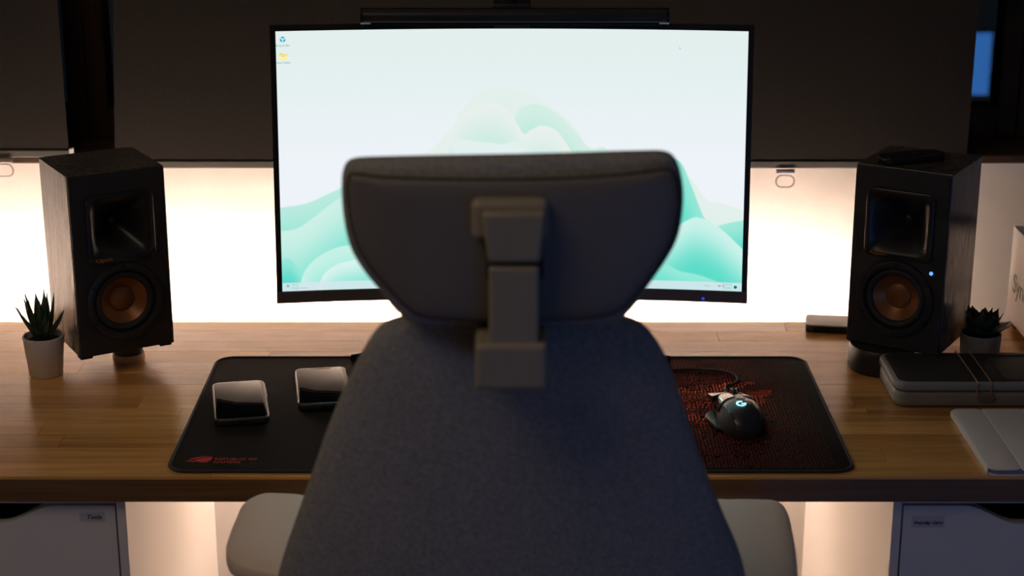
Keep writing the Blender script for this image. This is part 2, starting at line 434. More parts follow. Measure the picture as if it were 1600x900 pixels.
# screen picture: painted per vertex on the curved panel
SU0, SU1, SV0, SV1 = -1+bz, 1-bz, bb, 1-bt
def cu(x, y): return ((x-20)/1538, (y-17)/856)      # wallpaper layout units -> 0..1
def curve(pts):
    q = [cu(*p) for p in pts]; c = catmull([(a, b, 0) for a, b in q], 8)
    xs = [p.x for p in c]; ys = [p.y for p in c]
    def f(u):
        if u < xs[0] or u > xs[-1]: return 9
        lo_, hi = 0, len(xs)-1
        while hi-lo_ > 1:
            mid = (lo_+hi)//2
            if xs[mid] <= u: lo_ = mid
            else: hi = mid
        t = (u-xs[lo_])/max(1e-6, xs[hi]-xs[lo_]); return ys[lo_]+(ys[hi]-ys[lo_])*t
    return f
HILLS = [
 (curve([(345, 880), (400, 580), (470, 440), (520, 410), (580, 350), (650, 250), (740, 203), (860, 235), (960, 300), (1010, 350), (1050, 400), (1190, 412), (1300, 432), (1360, 470), (1400, 520), (1440, 570), (1500, 582), (1570, 604)]), (227, 240, 235), (190, 234, 222), .55),
 (curve([(700, 880), (785, 440), (800, 300), (850, 262), (905, 272), (960, 310), (1008, 360), (1050, 408), (1120, 440), (1200, 880)]), (212, 238, 228), (178, 231, 216), .2),
 (curve([(470, 880), (540, 440), (570, 385), (630, 290), (720, 256), (780, 285), (826, 356), (850, 345), (890, 331), (940, 350), (990, 420), (1010, 450), (1090, 880)]), (232, 240, 236), (205, 236, 227), .17),
 (curve([(540, 880), (590, 440), (600, 378), (680, 383), (760, 392), (800, 380), (830, 420), (840, 450), (900, 880)]), (226, 241, 238), (226, 241, 240), .1),
 (curve([(0, 592), (100, 580), (170, 553), (240, 520), (330, 470), (420, 490), (520, 640), (600, 880)]), (185, 234, 222), (130, 228, 210), .2),
 (curve([(0, 668), (70, 662), (130, 625), (190, 580), (260, 545), (400, 540), (520, 700), (580, 880)]), (206, 240, 230), (120, 226, 208), .30),
 (curve([(335, 880), (400, 720), (480, 610), (600, 560), (720, 590), (800, 640), (900, 580), (1010, 565), (1130, 640), (1210, 760), (1250, 880)]), (208, 241, 232), (110, 224, 206), .3),
 (curve([(0, 775), (40, 760), (70, 790), (90, 830), (95, 850)]), (150, 232, 216), (95, 218, 202), .1),
 (curve([(72, 880), (90, 815), (120, 775), (170, 742), (230, 724), (330, 722), (420, 760), (500, 880)]), (200, 241, 231), (150, 234, 218), .16),
 (curve([(135, 880), (155, 822), (200, 788), (250, 775), (330, 762), (420, 790), (480, 880)]), (218, 243, 238), (135, 230, 213), .12),
 (curve([(1120, 880), (1200, 520), (1260, 440), (1340, 440), (1375, 500), (1400, 560), (1425, 620), (1440, 640), (1480, 700), (1560, 790)]), (150, 230, 214), (110, 224, 205), .2),
 (curve([(1395, 700), (1420, 660), (1470, 655), (1520, 640), (1575, 630)]), (160, 232, 218), (90, 218, 200), .15),
 (curve([(1150, 880), (1200, 790), (1300, 690), (1370, 640), (1405, 627), (1450, 640), (1500, 675), (1575, 745)]), (206, 242, 234), (92, 220, 200), .22),
 (curve([(1090, 880), (1150, 810), (1240, 780), (1300, 785), (1350, 808), (1420, 822), (1500, 850)]), (150, 233, 217), (105, 224, 206), .1),
]
NU, NV = 460, 262
def smooth(t): t = max(0, min(1, t)); return t*t*(3-2*t)
vs, cols = [], []
for j in range(NV+1):
    tv = j/NV
    for i in range(NU+1):
        tu = i/NU
        vs.append(pp(SU0+(SU1-SU0)*tu, SV0+(SV1-SV0)*(1-tv), .0025))
        c = [a+(b-a)*smooth(tv/.6) for a, b in zip((226, 239, 237), (238, 243, 249))]
        for f, c0, c1, ext in HILLS:
            y = f(tu)
            if tv > y:
                k = smooth(min(1, (tv-y)/ext)); aa = min(1, (tv-y)*NV*.8)
                hc = [a+(b-a)*k for a, b in zip(c0, c1)]; c = [a+(b-a)*aa for a, b in zip(c, hc)]
        if tv > .9665: c = [a*.12+b*.88 for a, b in zip(c, (214, 231, 236))]
        cols.append((*lin(*c), 1))
fs = [(j*(NU+1)+i, j*(NU+1)+i+1, (j+1)*(NU+1)+i+1, (j+1)*(NU+1)+i) for j in range(NV) for i in range(NU)]
scr = raw('screen', vs, fs, 'screen', mon)
# make the picture face the room
if scr.data.polygons[0].normal.y > 0: scr.data.flip_normals()
at_ = scr.data.color_attributes.new('paint', 'FLOAT_COLOR', 'POINT')
at_.data.foreach_set('color', [x for c in cols for x in c])
def su(tu, tv, d=.0018): return pp(SU0+(SU1-SU0)*tu, SV0+(SV1-SV0)*(1-tv), d)
def screen_rot(tu): 
    u = SU0+(SU1-SU0)*tu; return (math.pi/2-math.atan((YT-YB)/(ZT-ZB)), 0, math.atan(-2*SAG*u/HWD))
SWm = HWD*(SU1-SU0)
def flat(name, poly, tu, tv, m):   # a little flat picture element, poly in metres
    o = prism(name, poly, 0, .0002, m, scr, axes='xy'); o.location = su(tu, tv); o.rotation_euler = screen_rot(tu); return o
def disc(r, n=20): return [(r*math.cos(2*math.pi*k/n), r*math.sin(2*math.pi*k/n)) for k in range(n)]
flat('recycle_icon', disc(.0050), .0145, .031, 'icon_pale')
for k in range(3):
    a = R(90+120*k); poly = []
    for s, r in ((-48, .0038), (-20, .0040), (10, .0038), (25, .0046), (38, .0028), (25, .0014), (10, .002), (-20, .0022), (-48, .0020)): poly.append((r*math.cos(a+R(s)), r*math.sin(a+R(s))))
    flat('recycle_arrow', poly, .0145, .031, 'icon_teal').location.y -= .0006
text('icon_caption', 'Recycle Bin', .0044, 'icon_text', scr, su(.0145, .0575), screen_rot(.015), align='CENTER')
flat('folder_icon', [(-.0065, -.005), (.0065, -.005), (.0065, .0032), (.0005, .0032), (-.001, .005), (-.0065, .005)], .0155, .095, 'icon_yellow')
flat('folder_front', [(-.0065, -.005), (.0065, -.005), (.0065, .0014), (-.0065, .0014)], .0155, .095, 'icon_cream').location.y -= .0006
flat('folder_mark', [(-.0018, -.0008), (.0018, .0002), (.0018, .001), (-.0018, .0)], .0155, .094, 'icon_faint').location.y -= .001
text('icon_caption', 'New folder', .0044, 'icon_text', scr, su(.0155, .122), screen_rot(.015), align='CENTER')
flat('weather_icon', disc(.0022), .012, .979, 'icon_faint')
text('taskbar_text', '16°C', .0042, 'icon_faint', scr, su(.021, .979), screen_rot(.03))
text('taskbar_text', 'Mostly cloudy', .0040, 'icon_faint', scr, su(.021, .992), screen_rot(.03))
text('taskbar_text', '^   ENG', .0044, 'icon_faint', scr, su(.912, .986), screen_rot(.92))
flat('network_icon', [(-.002, -.0012), (.002, -.0012), (.002, .0016), (-.002, .0016)], .952, .982, 'icon_faint')
flat('volume_icon', [(-.0018, -.0006), (.0002, -.0006), (.0016, -.0018), (.0016, .0018), (.0002, .0006), (-.0018, .0006)], .960, .982, 'icon_faint')
text('taskbar_text', '10:05 PM', .0040, 'icon_faint', scr, su(.979, .979), screen_rot(.98), align='RIGHT')
text('taskbar_text', '2/5/2022', .0040, 'icon_faint', scr, su(.979, .992), screen_rot(.98), align='RIGHT')
flat('notification_dot', disc(.0024), .9865, .984, 'icon_green')
flat('cursor', [(0, 0), (.0015, -.004), (.003, -.003)], .855, .063, 'icon_faint')
# power light below the chin, stand
pl = lathe('power_light', [(0, -.001), (.0022, -.001), (.0022, .001), (0, .001)], 'indicator_blue', chin, n=14); pl.location = pp((1100-800)/368., .012, -.0025); pl.rotation_euler = (math.pi/2, 0, 0)
tube('stand_neck', [(0, .075, .012), (0, .078, .33)], .022, 'black_plastic', mon, n=20)
box('neck_joint', (-.03, -.005, .28), (.03, .08, .34), 'black_plastic', mon, bevel=.004)
lathe('stand_hub', [(0, .0), (.034, .0), (.036, .005), (.034, .016), (0, .018)], 'black_plastic', mon, n=32, loc=(0, .075, 0))
for s, q in ((-1, on(552, 566, .012)), (1, on(1043, 568, .012))):
    e = Vector((q.x, q.y-2.60, .0150)); h = Vector((0, .075, .0155))
    pts = [h + (e-h)*(k/8) for k in range(9)]
    tube('stand_leg', pts, .0095, 'black_gloss', mon, n=14)

# ------------------------------------------------------------------ monitor light bar
LBY = 2.555
bar = thing('monitor_light_bar', 'slim black light bar clipped on top of the monitor', 'light bar', (0, LBY, DZ+ZT))
a, b = at(566, 25, LBY), at(1043, 25, LBY); zc = a.z-DZ-ZT
tube('bar_body', [(a.x, 0, zc), (b.x, 0, zc)], .0118, 'black_plastic', bar, n=24)
for s in (a.x, b.x): tube('bar_end_cap', [(s-.002, 0, zc), (s+.002, 0, zc)], .0121, 'black_gloss', bar, n=24)
box('bar_lens', (a.x+.012, -.008, zc-.0122), (b.x-.012, .004, zc-.0105), 'black_plastic', bar)
box('clip_top', (-.027, .0, zc+.008), (.027, .05, zc+.0175), 'black_plastic', bar, bevel=.002)
box('clip_front', (-.025, .0125, zc-.0205), (.025, .0165, zc+.01), 'bezel', bar, bevel=.001)
box('clip_counterweight', (-.024, .062, zc-.07), (.024, .09, zc+.008), 'black_plastic', bar, bevel=.005)
box('clip_arm', (-.02, .045, zc+.006), (.02, .08, zc+.014), 'black_plastic', bar, bevel=.002)
lathe('touch_button', [(0, 0), (.004, 0), (.004, .004), (0, .005)], 'black_gloss', bar, n=16, loc=(.003, .02, zc+.0175))

# ------------------------------------------------------------------ bookshelf speakers
def speaker(x, y, yaw, W, D, H, z, label, led):
    root = thing('bookshelf_speaker', label, 'speaker', (x, y, DZ+z), yaw, group='pair of black bookshelf speakers')
    hw = W/2
    box('cabinet', (-hw, .006, 0), (hw, D, H), 'ebony', root, bevel=.0012)
    # front baffle with square horn mouth and round woofer hole built as a plate
    box('baffle', (-hw+.0006, 0, .0006), (hw-.0006, .0058, H-.0006), 'baffle', root, bevel=.0015)
    hz, hs = H*.70, .051       # horn centre and half size
    fr = []
    # horn: square mouth necking to a round throat, standing proud of the baffle
    n = 40; rings = []
    def sq(t, half, rr):
        ca, sa = math.cos(t), math.sin(t); m_ = max(abs(ca), abs(sa)); k = half/m_
        return (ca*(k*(1-rr)+half*rr), sa*(k*(1-rr)+half*rr))
    prof = [(.051, 0, 0), (.051, 0, -.0035), (.0495, 0, -.0045), (.0455, .0, -.0045), (.043, .04, -.0036), (.036, .18, .004), (.027, .42, .016), (.017, .8, .030), (.0085, 1, .042)]
    vs, fs = [], []
    for half, rr, dep in prof:
        for k in range(n): qx, qz = sq(2*math.pi*(k+.5)/n, half, rr); vs.append((qx, dep, hz+qz))
    for i in range(len(prof)-1):
        for k in range(n): k2 = (k+1) % n; fs.append((i*n+k, i*n+k2, (i+1)*n+k2, (i+1)*n+k))
    # the horn reaches back through cut-outs, so replace cabinet front by a hollowed copy
    horn = raw('horn', vs, fs, 'horn', root, angle=35)
    lathe('tweeter_dome', [(.0086, 0), (.007, .003), (.004, .0055), (0, .0065)], 'basket', horn, n=24, loc=(0, .042, hz), rot=(math.pi/2, 0, 0))
    for sx, sz in ((-1, -1), (1, -1), (1, 1), (-1, 1)):
        lathe('screw', [(.0, .0006), (.0026, .0006), (.0026, 0), (.0014, -.0005), (0, -.0005)][::-1], 'screw', horn, n=14, loc=(sx*.0455, -.0047, hz+sz*.0455), rot=(math.pi/2, 0, 0))
    text('badge_text', 'Klipsch', .0088, 'copper_text', horn, (-.041, -.0049, hz-.0485), (math.pi/2, 0, 0))
    for sx in (-1, 1):
        for yy in (.008, D-.026): box('foot', (sx*(hw-.011)-.009, yy, -.005), (sx*(hw-.011)+.009, yy+.018, .0005), 'rubber', root, bevel=.001)
    wz, wr = H*.285, .0595
    ring = lathe('woofer_ring', [(.046, -.012), (.046, .001), (.048, .0045), (.053, .0055), (.058, .004), (.0595, .0)], 'basket', root, n=64, loc=(0, 0, wz), rot=(math.pi/2, 0, 0), caps=False)
    sur = []
    for k in range(11): a_ = math.pi*k/10; sur.append((.0405+.0055*math.cos(a_), -.004+.0055*math.sin(a_)))
    lathe('woofer_surround', sur, 'rubber', root, n=64, loc=(0, 0, wz), rot=(math.pi/2, 0, 0), caps=False)
    cone = lathe('woofer_cone', [(.0352, -.004), (.0215, -.0155), (.0195, -.0165), (.018, -.0145), (.011, -.0115), (0, -.0102)], 'copper_cone', root, n=64, loc=(0, 0, wz), rot=(math.pi/2, 0, 0), angle=25, caps=False)
    for k in range(6):
        a_ = R(90+60*k)
        lathe('screw', [(0, -.0005), (.0026, -.0005), (.0028, .0006), (.0012, .0003), (0, .0003)], 'screw', ring, n=14, loc=(.0538*math.cos(a_), .0538*math.sin(a_), .0056))
    if led: lathe('power_light', [(0, -.0005), (.0028, -.0005), (.0028, .0012), (0, .0016)], 'blue_led', root, n=16, loc=(hw-.0195, 0, wz+.047), rot=(math.pi/2, 0, 0))
    return root
# a hollow cabinet lets the horn and cone recess: cut after building with a boolean-free front plate
def cut_front(root, W, H):
    cab = [c for c in root.children if c.name.startswith('cabinet')][0]; baf = [c for c in root.children if c.name.startswith('baffle')][0]
    hz, wz = H*.70, H*.285
    for o in (cab, baf):
        md = o.modifiers.new('hole', 'BOOLEAN'); md.operation = 'DIFFERENCE'; md.solver = 'EXACT'
        bm = bmesh.new()
        bmesh.ops.create_cone(bm, cap_ends=True, segments=48, radius1=.0465, radius2=.0465, depth=.08, matrix=Matrix.Translation((0, 0, wz)) @ Matrix.Rotation(math.pi/2, 4, 'X'))
        bmesh.ops.create_cube(bm, size=1, matrix=Matrix.Translation((0, 0, hz)) @ Matrix.Diagonal((.092, .1, .092, 1)))
        me = bpy.data.meshes.new('cut'); bm.to_mesh(me); bm.free(); c = bpy.data.objects.new('cut', me); COL.objects.link(c)
        c.matrix_world = root.matrix_basis
        md.object = c; bpy.context.view_layer.update()
        new = bpy.data.meshes.new_from_object(o.evaluated_get(bpy.context.evaluated_depsgraph_get()))
        o.modifiers.clear(); o.data = new; bpy.data.objects.remove(c)
SPW, SPH, SPD, SPZ = .1435, .2735, .145, .040
s1 = speaker(-.5695, 2.497, R(30), SPW, SPD, SPH, SPZ, 'black two-way bookshelf speaker right behind the small white plant pot', False)
s2 = speaker(.5655, 2.508, R(-31), SPW, SPD, SPH, SPZ, 'black two-way bookshelf speaker with a lit blue power light', True)
bpy.context.view_layer.update()
for s in (s1, s2): cut_front(s, SPW, SPH)
# stands
q = on(204, 556)
st = thing('speaker_stand', 'short round stand with a pale base ring under the left speaker', 'stand', (q.x, 2.575, DZ))
lathe('base_ring', [(0, 0), (.0235, 0), (.0245, .002), (.0245, .008), (.0235, .010), (0, .010)], 'tan_wood', st)
lathe('column', [(0, .010), (.022, .010), (.022, .034), (0, .034)], 'black_plastic', st)
lathe('top_plate', [(0, .034), (.05, .034), (.05, .0398), (0, .0398)], 'rubber', st)
st = thing('speaker_stand', 'wide black round drum supporting the speaker with the blue light', 'stand', (.557, 2.535, DZ))
lathe('base', [(0, 0), (.047, 0), (.0495, .004), (.0495, .012), (.0485, .013), (0, .013)], 'rubber', st)
lathe('drum', [(0, .013), (.0495, .013), (.0495, .034), (.047, .0385), (.04, .0398), (0, .0398)], 'black_plastic', st)
rc = thing('remote_control', 'small black remote control lying on top of the right speaker', 'remote', (.588, 2.56, DZ+SPZ+SPH+.0005), R(20))
rslab('remote_body', .10, .034, .008, 0, .012, .003, 'black_plastic', rc)
for k in range(4): lathe('remote_button', [(0, 0), (.0035, 0), (.003, .001), (0, .001)], 'rubber', rc, n=14, loc=(-.03+.018*k, 0, .012))

# ------------------------------------------------------------------ desk mat
MX0, MX1, MY0, MY1 = -.4515, .4485, 2.134, 2.574
mcx, mcy = (MX0+MX1)/2, (MY0+MY1)/2
dm = thing('desk_mat', 'large black desk mat with a red labyrinth print', 'desk mat', (mcx, mcy, DZ))
MW, MH = MX1-MX0, MY1-MY0
rslab('mat_base', MW-.004, MH-.004, .026, .0002, .0030, .0005, 'mat_cloth', dm, n=10)
tube('stitched_edge', [(x, y, .0025) for x, y in rrect(MW-.005, MH-.005, .026, 10)], .0023, 'mat_edge', dm, n=8, closed=True)
# labyrinth print
pitch, pity = .0047, .0068
def inside(p, poly):
    c = False; j = len(poly)-1
    for i in range(len(poly)):
        (xi, yi), (xj, yj) = poly[i], poly[j]
        if (yi > p[1]) != (yj > p[1]) and p[0] < (xj-xi)*(p[1]-yi)/(yj-yi)+xi: c = not c
        j = i
    return c
def gp(l): return [(on(x, y).x-mcx, on(x, y).y-mcy) for x, y in l]
wings = [gp([(1040, 612), (1090, 606), (1140, 600), (1192, 601), (1150, 609), (1110, 622), (1040, 636)]), gp([(1160, 617), (1212, 611), (1200, 622), (1190, 636), (1172, 640)]),
         gp([(1040, 640), (1115, 628), (1110, 636), (1075, 646), (1055, 655)]), gp([(1060, 655), (1085, 650), (1115, 662), (1110, 668), (1090, 664)])]
rg = random.Random(5)
nx, ny = int(.430/pitch), int((MH-.03)/pity)
seeds = [(rg.uniform(0, nx), rg.uniform(0, ny), rg.random() < .6) for _ in range(260)]
def direction(i, j):
    return min(seeds, key=lambda s: abs(s[0]-i)+abs(s[1]-j)*1.4)[2]
dirs = [[direction(i, j) for j in range(ny+1)] for i in range(nx+1)]
vs, fs, cols = [], [], []
ox, oy = .0, -MH/2+.015
focus = gp([(1095, 632)])[0]
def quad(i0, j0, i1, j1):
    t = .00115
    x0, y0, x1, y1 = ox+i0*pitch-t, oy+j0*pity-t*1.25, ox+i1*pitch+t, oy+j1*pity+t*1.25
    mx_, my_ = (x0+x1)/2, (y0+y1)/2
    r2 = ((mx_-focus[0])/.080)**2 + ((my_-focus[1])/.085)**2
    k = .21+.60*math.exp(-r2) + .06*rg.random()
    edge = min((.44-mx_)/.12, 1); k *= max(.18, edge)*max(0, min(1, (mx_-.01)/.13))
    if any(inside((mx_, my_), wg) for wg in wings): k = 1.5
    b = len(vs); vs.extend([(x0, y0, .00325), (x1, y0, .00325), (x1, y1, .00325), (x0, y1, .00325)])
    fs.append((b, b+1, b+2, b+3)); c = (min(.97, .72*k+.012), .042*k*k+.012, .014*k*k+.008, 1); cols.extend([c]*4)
for i in range(nx):
    for j in range(ny):
        v = dirs[i][j]
        if v:
            if rg.random() < .86: quad(i, j, i, j+1)
            elif rg.random() < .7: quad(i, j, i+1, j)
            if dirs[i][j] != dirs[i][min(ny, j+1)] and rg.random() < .5: quad(i, j+1, i+1, j+1)
        else:
            if rg.random() < .86: quad(i, j, i+1, j)
            elif rg.random() < .7: quad(i, j, i, j+1)
me = bpy.data.meshes.new('labyrinth_print'); me.from_pydata(vs, [], fs)
ca = me.color_attributes.new('paint', 'FLOAT_COLOR', 'POINT'); ca.data.foreach_set('color', [x for c in cols for x in c])
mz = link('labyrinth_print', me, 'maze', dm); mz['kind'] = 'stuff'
# printed emblem and words in the near left corner
g0 = gp([(289, 724)])[0]
em = [[(0, .004), (.013, .007), (.0175, .0095), (.012, .0125), (.006, .009)], ]
def emb(pts): return [(g0[0]+x, g0[1]+y) for x, y in pts]
for nm, pts in (('printed_emblem', [(.012, .002), (.020, -.003), (.029, -.004), (.034, .006), (.0345, .013), (.026, .012), (.018, .008)]),
                ('printed_emblem', [(.0, .0), (.008, .003), (.013, .0), (.016, -.003), (.009, -.001)]),
                ('printed_emblem', [(.004, .006), (.012, .007), (.022, .014), (.034, .0165), (.022, .0165), (.012, .012)])):
    prism(nm, emb(pts), .0029, .00325, 'red_print', dm, axes='xy')
text('printed_words', 'REPUBLIC OF', .0092, 'red_print', dm, (g0[0]+.038, g0[1]+.004, .0032), (0, 0, 0), spacing=1.05)
text('printed_words', 'GAMERS', .0092, 'red_print', dm, (g0[0]+.038, g0[1]-.006, .0032), (0, 0, 0), spacing=1.05)

# ------------------------------------------------------------------ phones
def phone(x, y, rz, label, notch):
    root = thing('smartphone', label, 'phone', (x, y, DZ+.0034), rz, group='smartphones lying on the desk mat')
    W, L = .0765, .150
    rslab('phone_case', W, L, .011, 0, .0100, .0028, 'phone_case', root)
    rslab('rim', W-.0035, L-.0035, .0095, .0095, .0104, .0003, 'phone_rim', root, bseg=1)
    g = rslab('screen_glass', W-.0055, L-.0055, .0085, .0099, .0107, .0003, 'phone_glass', root)
    if notch: rslab('notch', .03, .0045, .0018, .0105, .0109, .0001, 'black_plastic', g, loc=(0, L/2-.006, 0), bseg=1)
    box('charge_port', (-.0045, -L/2-.0003, .0035), (.0045, -L/2+.001, .0062), 'black_gloss', root)
    for yy, ll in ((.035, .012), (.012, .02)): box('side_button', (W/2-.0005, yy, .004), (W/2+.0008, yy+ll, .0065), 'phone_rim', root, bevel=.0003)
phone(-.386, 2.366, R(10.5), 'black smartphone nearest the left edge of the desk mat', False)
phone(-.275, 2.424, R(8.5), 'notched smartphone partly hidden behind the chair back', True)

# ------------------------------------------------------------------ mouse
MYAW, MSC = R(6), .92
c = on(1170, 690); c = c + Vector((-math.sin(MYAW), math.cos(MYAW), 0))*.066*MSC
ms = thing('gaming_mouse', 'black gaming mouse with glowing pale blue emblem on the red print', 'mouse', (c.x, c.y, DZ+.0034), MYAW); ms.scale = (MSC, MSC, MSC)
ST = [(-.066, .003, .003, .006), (-.064, .013, .013, .014), (-.058, .0225, .0215, .0235), (-.048, .029, .0275, .0325), (-.033, .0335, .0315, .0385), (-.015, .034, .033, .0405), (.004, .0315, .0325, .0385), (.022, .029, .031, .0355), (.038, .028, .030, .0315), (.052, .0275, .029, .0272), (.060, .026, .027, .0240)]
stc = catmull([(a, b, 0) for a, b, c_, d in ST], 5); 
S4 = []
for i in range(len(ST)-1):
    for k in range(5):
        g = lambda j: ST[max(0, min(len(ST)-1, j))]
        t = k/5; p0, p1, p2, p3 = g(i-1), g(i), g(i+1), g(i+2)
        S4.append([.5*(2*p1[q]+(p2[q]-p0[q])*t+(2*p0[q]-5*p1[q]+4*p2[q]-p3[q])*t*t+(3*p1[q]-p0[q]-3*p2[q]+p3[q])*t**3) for q in range(4)])
S4.append(list(ST[-1]))
def mprof(y):
    for i in range(len(S4)-1):
        if S4[i][0] <= y <= S4[i+1][0]:
            t = (y-S4[i][0])/(S4[i+1][0]-S4[i][0]+1e-9); return [S4[i][q]+(S4[i+1][q]-S4[i][q])*t for q in range(4)]
    return S4[-1] if y > 0 else S4[0]
def msurf(y, a, off=0):       # a 0..pi from right side over the top to the left side
    _, wl, wr, h = mprof(y); n_ = 2.7
    ca, sa = math.cos(a), math.sin(a); wd = (wr if ca > 0 else wl)+off; hh = h+off
    return Vector((math.copysign(abs(ca)**(2/n_), ca)*wd, y, abs(sa)**(2/n_)*hh))
def mpatch(name, ys, a0, a1, off, m, parent, na=14, thick=.0012):
    vs, fs = [], []; cols_ = na+1
    for o_ in (off, off-thick):
        for y in ys:
            for k in range(cols_): vs.append(msurf(y, a0+(a1-a0)*k/na, o_))
    r = len(ys); A = r*cols_
    for i in range(r-1):
        for k in range(na):
            q = (i*cols_+k, i*cols_+k+1, (i+1)*cols_+k+1, (i+1)*cols_+k); fs.append(q); fs.append(tuple(A+v for v in reversed(q)))
    loop = [k for k in range(cols_)] + [i*cols_+na for i in range(1, r)] + [(r-1)*cols_+k for k in range(na-1, -1, -1)] + [i*cols_ for i in range(r-2, 0, -1)]
    for i in range(len(loop)): p_, q_ = loop[i], loop[(i+1) % len(loop)]; fs.append((p_, q_, A+q_, A+p_))
    return raw(name, vs, fs, m, parent, angle=40)
na = 32; vs, fs = [], []
for s in S4:
    for k in range(na+1): v = msurf(s[0], math.pi*k/na); vs.append((v.x, v.y, v.z+.0006))
C = na+1
for i in range(len(S4)-1):
    for k in range(na): fs.append((i*C+k, i*C+k+1, (i+1)*C+k+1, (i+1)*C+k))
fs.append(tuple(range(C))); fs.append(tuple((len(S4)-1)*C+k for k in range(C)))
fs.append(tuple(i*C for i in range(len(S4))) + tuple(i*C+na for i in range(len(S4)-1, -1, -1)))
raw('shell', vs, fs, 'mouse_shell', ms, angle=50)
fy = [.006+.006*k for k in range(10)]+[.0635]
mpatch('left_button', fy, R(98), R(150), .0022, 'mouse_gloss', ms)
mpatch('right_button', [.010+.006*k for k in range(9)]+[.061], R(32), R(82), .0022, 'mouse_gloss', ms)
mpatch('centre_spine', [-.005+.007*k for k in range(5)], R(83), R(97), .0015, 'mouse_shell', ms, na=4)
mpatch('side_grip', [-.058+.007*k for k in range(9)], R(133), R(176), .0012, 'mouse_grip', ms)
mpatch('side_grip', [-.056+.007*k for k in range(15)], R(3), R(38), .0010, 'mouse_grip', ms)
mpatch('palm_seam', [-.062+.004*k for k in range(13)], R(126), R(129), .0009, 'black_gloss', ms, na=2)
tube('scroll_wheel', [(-.0045, .040, .0290), (.0045, .040, .0290)], .0105, 'chrome', ms, n=24)
tube('wheel_tyre', [(-.0025, .040, .0290), (.0025, .040, .0290)], .0112, 'rubber', ms, n=24)
# thumb rest: a swept wing on the left side
wing = [(-.030, .034), (-.037, .036), (-.0455, .026), (-.049, .012), (-.044, -.012), (-.0405, -.030), (-.031, -.040), (-.026, -.02), (-.026, .02)]
prism('thumb_rest', wing, .002, .0065, 'mouse_gloss', ms, axes='xy')
prism('thumb_rest_edge', [(x*1.015, y*1.03) for x, y in wing], .0012, .0035, 'black_gloss', ms, axes='xy')
for y0_, y1_ in ((-.004, .011), (.013, .028)):
    mpatch('thumb_button', [y0_+(y1_-y0_)*k/4 for k in range(5)], R(140), R(158), .0035, 'mouse_gloss', ms, na=5, thick=.003)
mpatch('sniper_button', [.031+.004*k for k in range(4)], R(152), R(168), .0045, 'mouse_gloss', ms, na=5, thick=.004)
# side fins of the front and the pointed left button tip
raw('button_tip', [(-.008, .058, .0275), (-.031, .050, .0245), (-.034, .073, .0205), (-.010, .066, .0235), (-.008, .058, .016), (-.031, .050, .012), (-.031, .068, .012), (-.012, .063, .014)], [(0, 1, 2, 3), (7, 6, 5, 4), (0, 4, 5, 1), (1, 5, 6, 2), (2, 6, 7, 3), (3, 7, 4, 0)], 'mouse_gloss', ms)
for k in range(3):
    mpatch('indicator_light', [.012+.006*k, .0155+.006*k], R(131), R(133.5), .0030, 'cyan_light', ms, na=2)
# round emblem lying on the palm surface
def emblem(y0, a0, rad):
    vs, fs = [], []
    P0 = msurf(y0, a0, .0012); ex = (msurf(y0, a0-.02, .0012)-msurf(y0, a0+.02, .0012)).normalized(); ey = (msurf(y0+.002, a0, .0012)-msurf(y0-.002, a0, .0012)).normalized()
    nrm = ex.cross(ey).normalized()
    def P(x, y): return P0 + ex*x + ey*y + nrm*.0004
    pts = []
    for k in range(17): a = R(65+235*k/16); pts.append((a, rad, rad*.62))
    for a, r1, r2 in pts: vs.append(P(r1*math.cos(a), r1*math.sin(a))); vs.append(P(r2*math.cos(a), r2*math.sin(a)))
    for i in range(16): fs.append((2*i, 2*i+1, 2*i+3, 2*i+2))
    b = len(vs); 
    for x, y in ((.05, .12), (.95, .12), (.95, -.22), (.05, -.22)): vs.append(P(x*rad, y*rad))
    fs.append((b, b+1, b+2, b+3)); b = len(vs)
    for x, y in ((.62, -.22), (.95, -.22), (.70, -.75), (.42, -.72)): vs.append(P(x*rad, y*rad))
    fs.append((b, b+1, b+2, b+3))
    o = raw('glowing_emblem', vs, fs, 'cyan_light', ms)
    md = o.modifiers.new('t', 'SOLIDIFY'); md.thickness = .0003
emblem(-.026, R(93), .0078)
# cable
rot = Matrix.Rotation(MYAW, 4, 'Z') @ Matrix.Scale(MSC, 4)
cb = [Vector((0, .060, .0065))]
inv = (Matrix.Translation((c.x, c.y, DZ+.0034)) @ rot).inverted()
for q, z in (((1133, 606), .006), ((1146, 599), .006), ((1152, 592), .006), ((1145, 584), .006), ((1125, 579), .006), ((1095, 577), .006), ((1060, 577), .006), ((1020, 578), .006), ((985, 574), .006)):
    w_ = on(*q, z); w_.z = DZ+.0034+.0022; cb.append(inv @ w_)
tube('cable', catmull(cb, 8), .0021, 'rubber', ms, n=10)

# ------------------------------------------------------------------ plants
def leaf_mesh(name, L, W, T, bend, m, wide=.35):
    n = 9; vs, fs = [], []
    for i in range(n+1):
        t = i/n; wdt = W*(math.sin(math.pi*min(1, (t*(1-wide)+wide*.55)/1.0))**.8)*(1-t**3)**.9 if t < 1 else 0
        x = L*t*math.cos(bend*t*.5); z = L*t*math.sin(bend*t*.5)
        th = T*(1-t*.85)
        vs += [(x, -wdt/2, z+th*.35), (x, 0, z+th*.15), (x, wdt/2, z+th*.35), (x, 0, z-th*.65)]
    for i in range(n):
        for k in range(4): k2 = (k+1) % 4; fs.append((i*4+k, i*4+k2, (i+1)*4+k2, (i+1)*4+k))
    fs.append((0, 1, 2, 3))
    me = bpy.data.meshes.new(name); me.from_pydata(vs, [], fs)
    bm = bmesh.new(); bm.from_mesh(me); bmesh.ops.remove_doubles(bm, verts=bm.verts, dist=1e-5); bmesh.ops.recalc_face_normals(bm, faces=bm.faces)
    bm.to_mesh(me); bm.free(); me.materials.append(MATS[m]); return me
